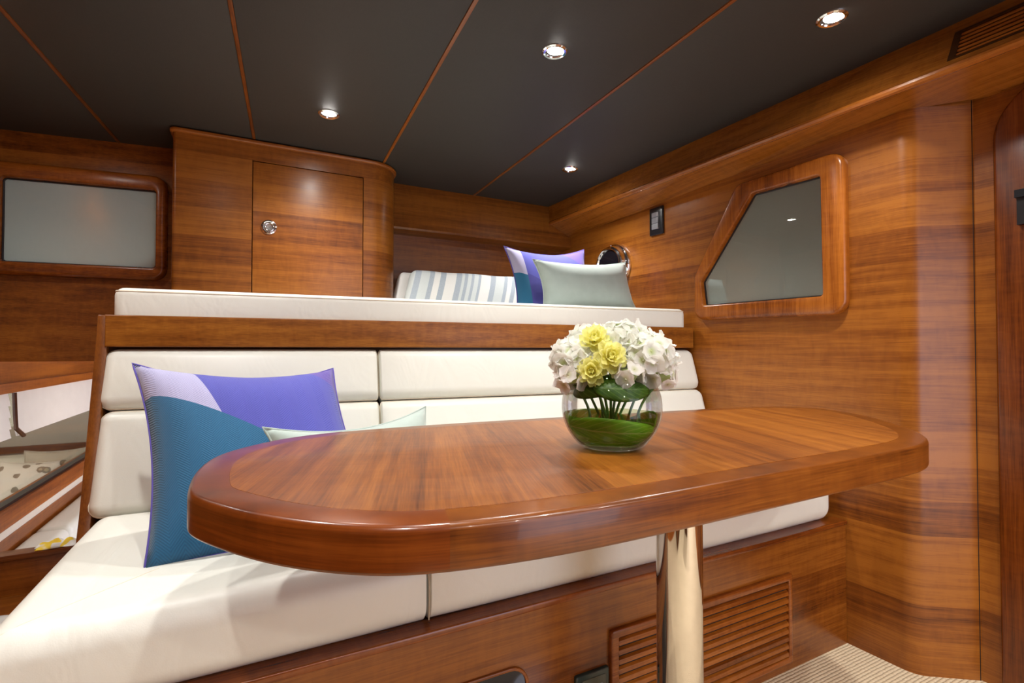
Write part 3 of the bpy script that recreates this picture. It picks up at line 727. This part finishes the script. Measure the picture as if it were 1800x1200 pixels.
soft_block('striped_blanket', frame(Vector((1.000, 2.50, 1.352)), xs, up_s, ns_), .66, .235, .075, .03, stripes(), 'blue and white striped blanket folded in the berth corner', 'blanket', 4)
soft_block('white_pillow', frame(Vector((.968, 2.585, 1.352)), xs, up_s, ns_), .68, .235, .06, .028, fabric('white_linen', (.80, .79, .76), 500, .2, .03), 'plain white pillow peeking out under the striped blanket', 'pillow', 6)

# ================================================================= VASE AND FLOWERS
VC = Vector((.612, .772, zt+.0010)); FR = Vector((.8902, -.4555, 0)); FF = Vector((.4555, .8902, 0))     # right of view / away from view: orientation of the bouquet
Rv = .096; cz = .080
vase = tag(empty('glass_vase', VC), 'round clear glass fishbowl vase holding flowers on the table', 'vase')
prof = [(.0005, 0), (.045, 0), (.0535, .003)]
for k in range(0, 25):
    a = rad(-52+k*(52+56)/24); prof.append((Rv*math.cos(a), cz+Rv*math.sin(a)))
prof = [p for i, p in enumerate(prof) if i < 3 or p[1] > .004]
prof += [(Rv*math.cos(rad(56))+.002, cz+Rv*math.sin(rad(56))+.004)]
MV = Matrix.Translation(VC)
v, f = lathe(prof, 48, MV); link_mesh('bowl', v, f, thin_glass('vase_glass', (.98, .99, .98), 1.45, 0, .75), vase)
v, f = tube([MV @ Vector((prof[-1][0]*math.cos(t), prof[-1][0]*math.sin(t), prof[-1][1])) for t in [2*math.pi*k/40 for k in range(40)]], .002, 8, True)
link_mesh('rim', v, f, thin_glass('rim_glass', (.85, .9, .88), 1.5, 0, 1.6), vase)
wl = .066
wp = [(.0005, .0035), (.05, .0035)]+[((Rv-.003)*math.cos(a), cz+(Rv-.003)*math.sin(a)) for a in [rad(-50+k*4) for k in range(12)] if cz+(Rv-.003)*math.sin(a) < wl]
wp += [(math.sqrt((Rv-.003)**2-(wl-cz)**2), wl), (.0005, wl)]
v, f = lathe(wp, 40, MV); link_mesh('water', v, f, thin_glass('vase_water', (.90, .95, .78), 1.33, 0, .7), vase)
# wrap-around leaves lining the bowl
def leaf_mat(name='hosta_leaf', k=1.0, vk=.7):
    m, nt, b = new_mat(name); uv = N(nt, 'ShaderNodeUVMap').outputs[0]
    sep = N(nt, 'ShaderNodeSeparateXYZ'); nt.links.new(uv, sep.inputs[0])
    a = math_node(nt, 'ABSOLUTE', math_node(nt, 'SUBTRACT', sep.outputs[1], .5))
    mid = math_node(nt, 'LESS_THAN', a, .028)
    vn = math_node(nt, 'FRACT', math_node(nt, 'MULTIPLY', math_node(nt, 'SUBTRACT', sep.outputs[0], math_node(nt, 'MULTIPLY', a, .55)), 9.0))
    vein = math_node(nt, 'LESS_THAN', math_node(nt, 'ABSOLUTE', math_node(nt, 'SUBTRACT', vn, .5)), .09)
    n1 = noise(nt, mapping(nt, uv, (4, 3, 1)), 2.0, 3)
    c = mixc(nt, n1, (.05*k, .20*k, .008*k), (.26*k, .56*k, .03*k)); c = mixc(nt, math_node(nt, 'MULTIPLY', vein, vk), c, (.42, .70, .12)); c = mixc(nt, math_node(nt, 'MULTIPLY', mid, vk), c, (.62, .75, .30))
    nt.links.new(c, b.inputs['Base Color']); b.inputs['Roughness'].default_value = .45; bump(nt, vn, .25, .002, b)
    t = N(nt, 'ShaderNodeBsdfTranslucent'); nt.links.new(c, t.inputs[0]); mx = N(nt, 'ShaderNodeMixShader'); mx.inputs[0].default_value = .4
    nt.links.new(b.outputs[0], mx.inputs[1]); nt.links.new(t.outputs[0], mx.inputs[2]); nt.links.new(mx.outputs[0], nt.nodes['Material Output'].inputs[0]); return m
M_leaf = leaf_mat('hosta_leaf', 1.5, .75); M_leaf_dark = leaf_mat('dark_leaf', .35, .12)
def wrap_leaf(az0, az1, el0, el1, halfw, r, label, twist=0.0, mat=None):
    """leaf laid against the inside of the bowl: midrib from (az0, el0) to (az1, el1) in degrees"""
    v = []; uv = []; f = []; n, m_ = 22, 8
    for i in range(n+1):
        t = i/n; wdt = halfw*(math.sin(math.pi*min(1, t*1.02)**.75)**.8 if 0 < t < 1 else 0)
        for j in range(m_+1):
            b = (j/m_-.5)*2; az = rad(az0+(az1-az0)*t+twist*b*8); el = rad(el0+(el1-el0)*t+b*wdt)
            el = max(rad(-52), el); rr = r-.0015*abs(b)+.0008*math.sin(t*30+b*3)
            d = FR*(math.cos(el)*math.sin(az))-FF*(math.cos(el)*math.cos(az))+ZZ*math.sin(el)
            v.append(VC+Vector((0, 0, cz))+d*rr); uv.append((t, j/m_))
    for i in range(n):
        for j in range(m_): f.append((i*(m_+1)+j, (i+1)*(m_+1)+j, (i+1)*(m_+1)+j+1, i*(m_+1)+j+1))
    me = bpy.data.meshes.new('vase_leaf'); me.from_pydata([tuple(p) for p in v], [], f); me.shade_smooth(); me.materials.append(mat or M_leaf)
    ul = me.uv_layers.new(name='UVMap')
    for lp in me.loops: ul.data[lp.index].uv = uv[lp.vertex_index]
    o = bpy.data.objects.new('vase_leaf', me); COL.objects.link(o)
    so = o.modifiers.new('thickness', 'SOLIDIFY'); so.thickness = .0008
    return tag(o, label, 'leaf', 'green leaves lining the vase')
wrap_leaf(-80, 82, -22, -30, 17, Rv-.0055, 'broad green leaf curled under water along the front of the vase')
wrap_leaf(70, -60, -42, -46, 18, Rv-.010, 'dark green leaf at the bottom of the vase')
wrap_leaf(-95, -255, -28, -32, 20, Rv-.006, 'green leaf lining the back of the vase')
wrap_leaf(68, 150, -22, -26, 16, Rv-.007, 'green leaf lining the right side of the vase')
wrap_leaf(-40, 70, 30, 26, 17, Rv-.014, 'dark green leaf above the water line under the flowers', mat=M_leaf_dark)
wrap_leaf(-110, 20, 30, 34, 18, Rv-.018, 'small dark leaf under the yellow blooms', mat=M_leaf_dark)
wrap_leaf(20, 120, 32, 34, 16, Rv-.020, 'green leaf above the water at the right of the vase', mat=M_leaf_dark)
wrap_leaf(130, 250, 38, 34, 16, Rv-.020, 'green leaf above the water at the back of the vase', mat=M_leaf_dark)

def petal_mat(name, inner, outer, r0, r1, tr=.35):
    m = bpy.data.materials.new(name); m.use_nodes = True; nt = m.node_tree; b = nt.nodes['Principled BSDF']; out = nt.nodes['Material Output']
    tc = N(nt, 'ShaderNodeTexCoord').outputs['Object']; ln = N(nt, 'ShaderNodeVectorMath', operation='LENGTH'); nt.links.new(tc, ln.inputs[0])
    mr = N(nt, 'ShaderNodeMapRange'); mr.inputs[1].default_value = r0; mr.inputs[2].default_value = r1; nt.links.new(ln.outputs['Value'], mr.inputs[0])
    n1 = noise(nt, tc, 90, 2)
    c = mixc(nt, mr.outputs[0], inner, outer); c = mixc(nt, math_node(nt, 'MULTIPLY', n1, .25), c, tuple(x*.85 for x in outer))
    nt.links.new(c, b.inputs['Base Color']); b.inputs['Roughness'].default_value = .6
    t = N(nt, 'ShaderNodeBsdfTranslucent'); nt.links.new(c, t.inputs[0]); mx = N(nt, 'ShaderNodeMixShader'); mx.inputs[0].default_value = tr
    nt.links.new(b.outputs[0], mx.inputs[1]); nt.links.new(t.outputs[0], mx.inputs[2]); nt.links.new(mx.outputs[0], out.inputs[0]); return m
M_pet_w = petal_mat('white_petal', (.62, .72, .25), (.92, .92, .86), .001, .010, .5)
M_pet_p = petal_mat('blush_petal', (.70, .70, .40), (.92, .89, .84), .001, .010, .5)
M_pet_y = petal_mat('yellow_petal', (.90, .82, .08), (.95, .93, .40), .002, .026, .45)
M_stem = plain('green_stem', (.07, .20, .02), .5)
def floret_mesh(name, size, mat, cup, seed, npet=4):
    rn = random.Random(seed); v = []; f = []
    for k in range(npet):
        a0 = 2*math.pi*k/npet+rn.uniform(-.12, .12); ln = size*rn.uniform(.9, 1.1); wd_ = ln*rn.uniform(.60, .70); ro = rn.uniform(-.12, .12)
        base = len(v); rows = 5; cols = 4
        for i in range(rows+1):
            t = i/rows; w = wd_*math.sin(math.pi*min(.999, (.10+.86*t)))**.75
            for j in range(cols+1):
                b = (j/cols-.5)*2; x = ln*t*(1-.10*b*b*t); y = w*b; z = cup*ln*(t**1.6)-.18*ln*(b*b)*(-1 if (k % 2) else 1)*t*.5+ro*y+.04*ln*math.sin(9*t+4*b+seed)
                z += .0012*(k % 2)
                v.append(Vector((x*math.cos(a0)-y*math.sin(a0), x*math.sin(a0)+y*math.cos(a0), z)))
        for i in range(rows):
            for j in range(cols): q = base+i*(cols+1)+j; f.append((q, q+cols+1, q+cols+2, q+1))
    b0 = len(v)                                  # small bead in the middle
    cv, cf = lathe([(.0022, 0), (.002, .0018), (.0004, .0026)], 6); v += cv; f += [[b0+i for i in q] for q in cf]
    me = bpy.data.meshes.new(name); me.from_pydata([tuple(p) for p in v], [], [tuple(q) for q in f]); me.shade_smooth(); me.materials.append(mat); return me
FLO = {'w': [floret_mesh('floret', .0215, M_pet_w, c, i) for i, c in enumerate((.15, .3, .45, .22))], 'p': [floret_mesh('floret', .0195, M_pet_p, c, 10+i) for i, c in enumerate((.1, .3))]}
def head(off, r, kind, nfl, label, flat=.85, seed=0, lo=-.45, cat='flower', face=None):
    rn = random.Random(seed); c = VC+FR*off[0]+FF*off[1]+ZZ*(off[2]-zt)
    o = tag(empty('hydrangea', c), label, cat, 'white hydrangea heads')
    ga = math.pi*(3-math.sqrt(5))
    for i in range(nfl):
        z = 1-(1-lo)*(i+.5)/nfl; rr = math.sqrt(1-z*z); a = ga*i+seed
        d = Vector((rr*math.cos(a), rr*math.sin(a), z))
        if face is not None and d.dot(face) < -.1: continue
        d = (d+Vector((rn.uniform(-.16, .16), rn.uniform(-.16, .16), rn.uniform(-.16, .16)))).normalized()
        p = Vector((d.x*r, d.y*r, d.z*r*flat))*rn.uniform(.90, 1.06)
        fl = bpy.data.objects.new('floret', rn.choice(FLO[kind])); COL.objects.link(fl); fl.parent = o
        qt = d.to_track_quat('Z', 'Y'); M_ = Matrix.Translation(p) @ qt.to_matrix().to_4x4() @ Matrix.Rotation(rn.uniform(0, 6.28), 4, 'Z') @ Matrix.Rotation(rn.uniform(-.3, .3), 4, 'X') @ Matrix.Scale(rn.uniform(.85, 1.12), 4)
        fl.matrix_local = M_
    # a green-white core so that no gaps show, and the stem
    v, f = lathe([(.0005, r*.70*flat), (r*.38, r*.60*flat), (r*.62, r*.32*flat), (r*.68, 0), (r*.45, -r*.35), (.0005, -r*.42)], 16, Matrix.Translation(c))
    link_mesh('flower_core', v, f, plain('pale_green_core', (.45, .55, .22), .8), o)
    foot = VC+ZZ*.012+FR*off[0]*.25+FF*off[1]*.25
    ft = foot+FR*rn.uniform(-.025, .025); md = Vector((VC.x+(c.x-VC.x)*.42, VC.y+(c.y-VC.y)*.42, VC.z+.085)); a_ = c-ZZ*r*.3
    v, f = tube([a_*(1-t)**2+md*2*t*(1-t)+ft*t*t for t in [k/9 for k in range(10)]], .0026, 7); link_mesh('stem', v, f, M_stem, o)
    return o
head((-.070, .0, 1.028), .042, 'w', 42, 'white hydrangea head at the left of the bouquet', seed=1, lo=-.75)
head((-.030, .045, 1.056), .045, 'w', 40, 'white hydrangea head at the back left of the bouquet', seed=2)
head((.022, .020, 1.060), .048, 'w', 46, 'white hydrangea head at the top of the bouquet', seed=3)
head((.060, -.014, 1.038), .048, 'w', 50, 'large white hydrangea head front right beside the yellow blooms', seed=4, lo=-.6)
head((.086, .026, 1.024), .040, 'w', 42, 'white hydrangea head at the far right of the bouquet', seed=5, lo=-.8)
head((.020, -.052, 1.000), .026, 'p', 9, 'small blush white hydrangea sprig drooping over the front of the vase', seed=6, lo=-.3)
head((-.080, -.025, .996), .026, 'p', 10, 'small blush white hydrangea sprig drooping at the left of the vase', seed=7, lo=-.5)
head((.090, -.025, .998), .026, 'p', 10, 'small blush white hydrangea sprig drooping at the right of the vase', seed=8, lo=-.5)
def ypetal():
    v = []; f = []; rows, cols = 6, 6
    for i in range(rows+1):
        t = i/rows; w = .011*math.sin(math.pi*min(.97, .08+.80*t))**.6
        for j in range(cols+1):
            b = (j/cols-.5)*2; v.append((w*b, .004+.022*t*(1-.14*b*b), .020*t**.8*(.35+.65*t)+.005*b*b*t+.0012*math.sin(8*b)*t))
    for i in range(rows):
        for j in range(cols): q = i*(cols+1)+j; f.append((q, q+cols+1, q+cols+2, q+1))
    me = bpy.data.meshes.new('petal'); me.from_pydata(v, [], f); me.shade_smooth(); me.materials.append(M_pet_y); return me
YP = ypetal()
def yellow(off, axis, sc, label, seed):
    rn = random.Random(seed); c = VC+FR*off[0]+FF*off[1]+ZZ*(off[2]-zt); o = tag(empty('yellow_bloom', c), label, 'flower', 'yellow double blooms')
    Q = (FR*axis[0]+FF*axis[1]+ZZ*axis[2]).normalized().to_track_quat('Z', 'Y').to_matrix().to_4x4()
    for ring, (n_, tilt, s_) in enumerate(((8, -.55, 1.0), (7, -.10, .92), (6, .25, .78), (5, .6, .6), (3, .95, .45))):
        for k in range(n_):
            p = bpy.data.objects.new('petal', YP); COL.objects.link(p); p.parent = o
            p.matrix_local = Q @ Matrix.Rotation(2*math.pi*(k+.5*ring)/n_+rn.uniform(-.15, .15), 4, 'Z') @ Matrix.Rotation(tilt+rn.uniform(-.12, .12), 4, 'X') @ Matrix.Scale(sc*s_*rn.uniform(.92, 1.08), 4)
    foot = VC+ZZ*.03
    v, f = tube([c, c.lerp(foot, .5), foot], .0028, 7); link_mesh('stem', v, f, M_stem, o)
yellow((-.036, -.022, 1.068), (-.15, -.8, .6), .95, 'topmost yellow double bloom among the white hydrangeas', 1)
yellow((-.012, -.052, 1.036), (.1, -.9, .3), .98, 'middle yellow double bloom at the front of the bouquet', 2)
yellow((-.046, -.048, 1.010), (-.2, -.95, .1), .88, 'lowest yellow double bloom just above the vase glass', 3)

# ================================================================= LOWER CABIN SEEN AT THE LEFT
# roman blind over the hull window
bl = tag(empty('roman_blind', (hx+.02, 3.6, .85)), 'white folded roman blind over the hull window in the lower cabin', 'blind')
M_blind = fabric('white_blind', (.80, .76, .70), 300, .15, .05)
def blind_piece(y0, y1):
    zz = [(.862, .012), (.804, .022), (.815, .012), (.752, .024), (.764, .014), (.702, .026), (.714, .016), (.662, .026)]
    for k in range(0, len(zz), 2):
        (za, oa), (zb, ob) = zz[k], zz[k+1]
        MB().hexa([(hx+o_+t_, y, z) for t_ in (0, .006) for (z, o_) in ((zb, ob), (za, oa)) for y in (y0, y1)]).build('fold', M_blind, bl)
blind_piece(3.02, 4.85); blind_piece(2.3, 2.955)
v, f = tube([(hx+.03, 2.985, .86), (hx+.034, 2.985, .76), (hx+.036, 2.99, .70), (hx+.05, 3.03, .66)], .009, 6); link_mesh('strap', v, f, wood('Z', 'X', .3, .5), bl)
structure(MB().box(hx, hx+.035, 2.2, 5.1, .862, .905).build('trim_4', wood('Y', 'Z', .3, 1.1, .15)), 'wooden header above the blind in the lower cabin')
# window glazing towards the added nook
win3 = structure(empty('window_3', (hx, 3.6, .35)))
MB().box(hx-.045, hx-.04, 2.2, 4.9, .352, .902).build('pane', thin_glass('tinted_pane', (.85, .85, .80), 1.5, 0, .45), win3)
MB().box(hx-.03, hx+.004, 2.2, 4.9, .345, .362).build('gasket', M_black, win3)
structure(MB().box(hx-.01, hx+.018, 2.2, 5.1, .262, .348).build('trim_5', wood('Y', 'Z', .3, 1.15, .1)), 'wooden sill under the hull window')
structure(MB().box(hx-.01, hx+.012, 2.2, 5.1, .222, .262).build('trim_6', plain('cream_lining', (.72, .66, .55), .5)), 'cream band under the sill')
structure(MB().box(hx-.01, hx+.016, 2.2, 5.1, .165, .222).build('trim_7', wood('Y', 'Z', .3, .85, .15)), 'wooden rail above the lower sofa')
# nook added behind the glass in place of the sofa reflected in it
structure(MB().box(-2.3, -2.24, 2.2, 4.95, -.6, 1.05).box(-2.3, hx-.06, 4.90, 4.95, -.6, 1.05).build('wall_nook', plain('warm_grey_lining', (.50, .48, .42), .5)))
structure(MB().box(-2.3, hx-.06, 2.2, 4.95, -.62, -.55).build('floor_nook', M_sisal))
structure(MB().box(-2.24, hx-.06, 4.87, 4.90, .30, .345).build('trim_8', wood('X', 'Z', .3, .6)), 'dark rail on the stand-in nook wall behind the glass')
nk = tag(empty('stand_in_sofa', (-1.65, 4.6, -.5)), 'cream sofa added behind the hull window glass in place of a reflected one', 'sofa')
v, f = rbox(1.1, .20, .52, .06, 6, 4, 0, .01); link_mesh('backrest', [p+Vector((-1.64, 4.62, .06)) for p in v], f, M_leather, nk, angle=60)
v, f = rbox(1.1, .60, .18, .05, 6, 4, .012, 0); link_mesh('seat', [p+Vector((-1.64, 4.22, -.07)) for p in v], f, M_leather, nk, angle=60)
MB().box(-2.18, -1.10, 3.95, 4.7, -.55, -.16).build('plinth', wood('X', 'Z', .2, .8), nk)
def leopard():
    m, nt, b = new_mat('spotted_cover'); tc = N(nt, 'ShaderNodeTexCoord').outputs['Object']
    vo = N(nt, 'ShaderNodeTexVoronoi'); vo.inputs['Scale'].default_value = 13; nt.links.new(mapping(nt, tc, (1, 1, 1)), vo.inputs['Vector'])
    n1 = noise(nt, tc, 22, 2); d = math_node(nt, 'MULTIPLY_ADD', n1, .35, vo.outputs['Distance'])
    s = math_node(nt, 'LESS_THAN', d, .48); s2 = math_node(nt, 'LESS_THAN', d, .33)
    c = mixc(nt, s, (.78, .74, .68), (.22, .19, .15)); c = mixc(nt, s2, c, (.45, .38, .27)); nt.links.new(c, b.inputs['Base Color']); b.inputs['Roughness'].default_value = .9; return m
pillow('spotted_pillow', (-1.36, 4.27, .025), (1, -.1, -.06), (.06, .18, .40), .34, .32, .12, leopard(), 'white pillow with brown spots on the stand-in sofa behind the glass', .06, seed=12)
pillow('cream_pillow', (-1.22, 4.40, .025), (1, .05, .0), (.0, .12, .40), .36, .36, .10, fabric('oatmeal_linen', (.50, .46, .38)), 'oatmeal pillow behind the spotted one in the stand-in nook', .06, seed=13)
# lower sofa under the window
ls = tag(empty('lower_sofa', (hx+.2, 3.7, -.4)), 'cream leather sofa below the hull window in the lower cabin', 'sofa')
for k in range(3):
    y0 = 2.46+k*.82
    v, f = rbox(.15, .81, .30, .035, 6, 4, 0, .0); link_mesh('back_cushion', [p+Vector((hx+.085+(.15-p.z)*-.12*0, y0+.405, .005)) for p in v], f, M_leather, ls, angle=60)
    v, f = rbox(.42, .81, .12, .035, 6, 4, .008, .0); link_mesh('seat_cushion', [p+Vector((hx+.32, y0+.405, -.185)) for p in v], f, M_leather, ls, angle=60)
MB().box(hx+.01, hx+.50, 2.46, 4.92, -.55, -.25).build('plinth', wood('Y', 'Z', .2, .8), ls)
# partition with a dark ledge, yellow cloth lying on it
pt = tag(empty('low_partition', (-.7, 2.4, 0)), 'low wooden partition with dark ledge at the far left beyond the bench end', 'partition')
MB().box(hx+.02, -.44, 2.400, 2.425, -.3, .302).build('panel', wood('X', 'Z', .4, .85, .1, .3, .2, .0), pt)
slab([Vector(p) for p in ((hx+.02, 2.388), (-.44, 2.388), (-.44, 2.45), (hx+.02, 2.45))], .300, .322, .004, .003, 2).build('ledge', wood('X', 'Y', .4, .38, .3), pt)
def cloth(name, c, w, d, h, mat, label, seed):
    rn = random.Random(seed); v = []; f = []; n = 18; a = [rn.uniform(0, 6) for _ in range(4)]
    for i in range(n+1):
        for j in range(n+1):
            x = (i/n-.5)*2; y = (j/n-.5)*2; e = max(0, 1-max(abs(x), abs(y))**3)
            v.append(Vector(c)+Vector((x*w/2*(1+.08*math.sin(4*y+a[0])), y*d/2*(1+.1*math.sin(5*x+a[1])), .003+h*e*(.55+.45*math.sin(5*x+a[2])*math.cos(4*y+a[3])))))
    for i in range(n):
        for j in range(n): q = i*(n+1)+j; f.append((q, q+n+1, q+n+2, q+1))
    o = link_mesh(name, v, f, mat); o.modifiers.new('thickness', 'SOLIDIFY').thickness = .003; return tag(o, label, 'cloth')
def yellow_cloth():
    m, nt, b = new_mat('yellow_white_cloth'); tc = N(nt, 'ShaderNodeTexCoord').outputs['Object']; n1 = noise(nt, tc, 16, 2, .5, 1.0)
    c = ramp(nt, n1, [(.40, (.80, .50, .02)), (.52, (.86, .62, .05)), (.55, (.82, .80, .74)), (.9, (.85, .84, .8))]); nt.links.new(c, b.inputs['Base Color']); b.inputs['Roughness'].default_value = .8; return m
cloth('folded_cloth', (-.655, 2.418, .322), .13, .055, .030, yellow_cloth(), 'crumpled yellow and white cloth on the dark ledge', 3)
st = tag(empty('passage_step', (-.7, 2.2, 0)), 'wooden step beside the bench end at the far left', 'step')
slab([Vector(p) for p in ((hx+.02, 2.02), (-.445, 2.02), (-.445, 2.398), (hx+.02, 2.398))], .150, .175, .004, .004, 2).build('tread', wood('X', 'Y', .3, .8, .1), st)
MB().box(hx+.03, -.45, 2.04, 2.39, .0, .150).build('riser', wood('X', 'Z', .3, .8, .1), st)
cloth('folded_towel', (-.70, 2.14, .175), .16, .16, .02, fabric('white_terry', (.78, .77, .72), 300, .5), 'folded white towel on the step at the far left edge', 5)
# unseen fill lamp added to light the lower cabin
lc = tag(empty('cabin_fill', (-.15, 3.6, 1.0)), 'small round fill lamp added for the lower cabin, out of the picture', 'lamp')
v, f = lathe([(.0005, -.012), (.03, -.012), (.045, -.006), (.046, .004), (.0005, .004)], 24, Matrix.Translation((-.15, 3.6, 1.0))); link_mesh('diffuser', v, f, emit('diffuser_glow', (1, .95, .88), 12), lc)
l = bpy.data.lights.new('cabin_glow', 'POINT'); l.energy = 3.0; l.color = (1, .94, .86); l.shadow_soft_size = .05
lo = bpy.data.objects.new('cabin_glow', l); COL.objects.link(lo); lo.parent = lc; lo.location = (0, 0, -.08)
ln = tag(empty('nook_fill', (-1.65, 3.6, 1.0)), 'small round fill lamp added for the stand-in sofa nook, out of the picture', 'lamp')  # unseen lamp added to light the nook behind the glass
v, f = lathe([(.0005, -.012), (.03, -.012), (.045, -.006), (.046, .004), (.0005, .004)], 24, Matrix.Translation((-1.65, 3.6, 1.0))); link_mesh('diffuser', v, f, emit('diffuser_glow', (1, .95, .88), 12), ln)
l = bpy.data.lights.new('nook_glow', 'POINT'); l.energy = 12.0; l.color = (1, .94, .86); l.shadow_soft_size = .05
lo = bpy.data.objects.new('nook_glow', l); COL.objects.link(lo); lo.parent = ln; lo.location = (0, 0, -.08)
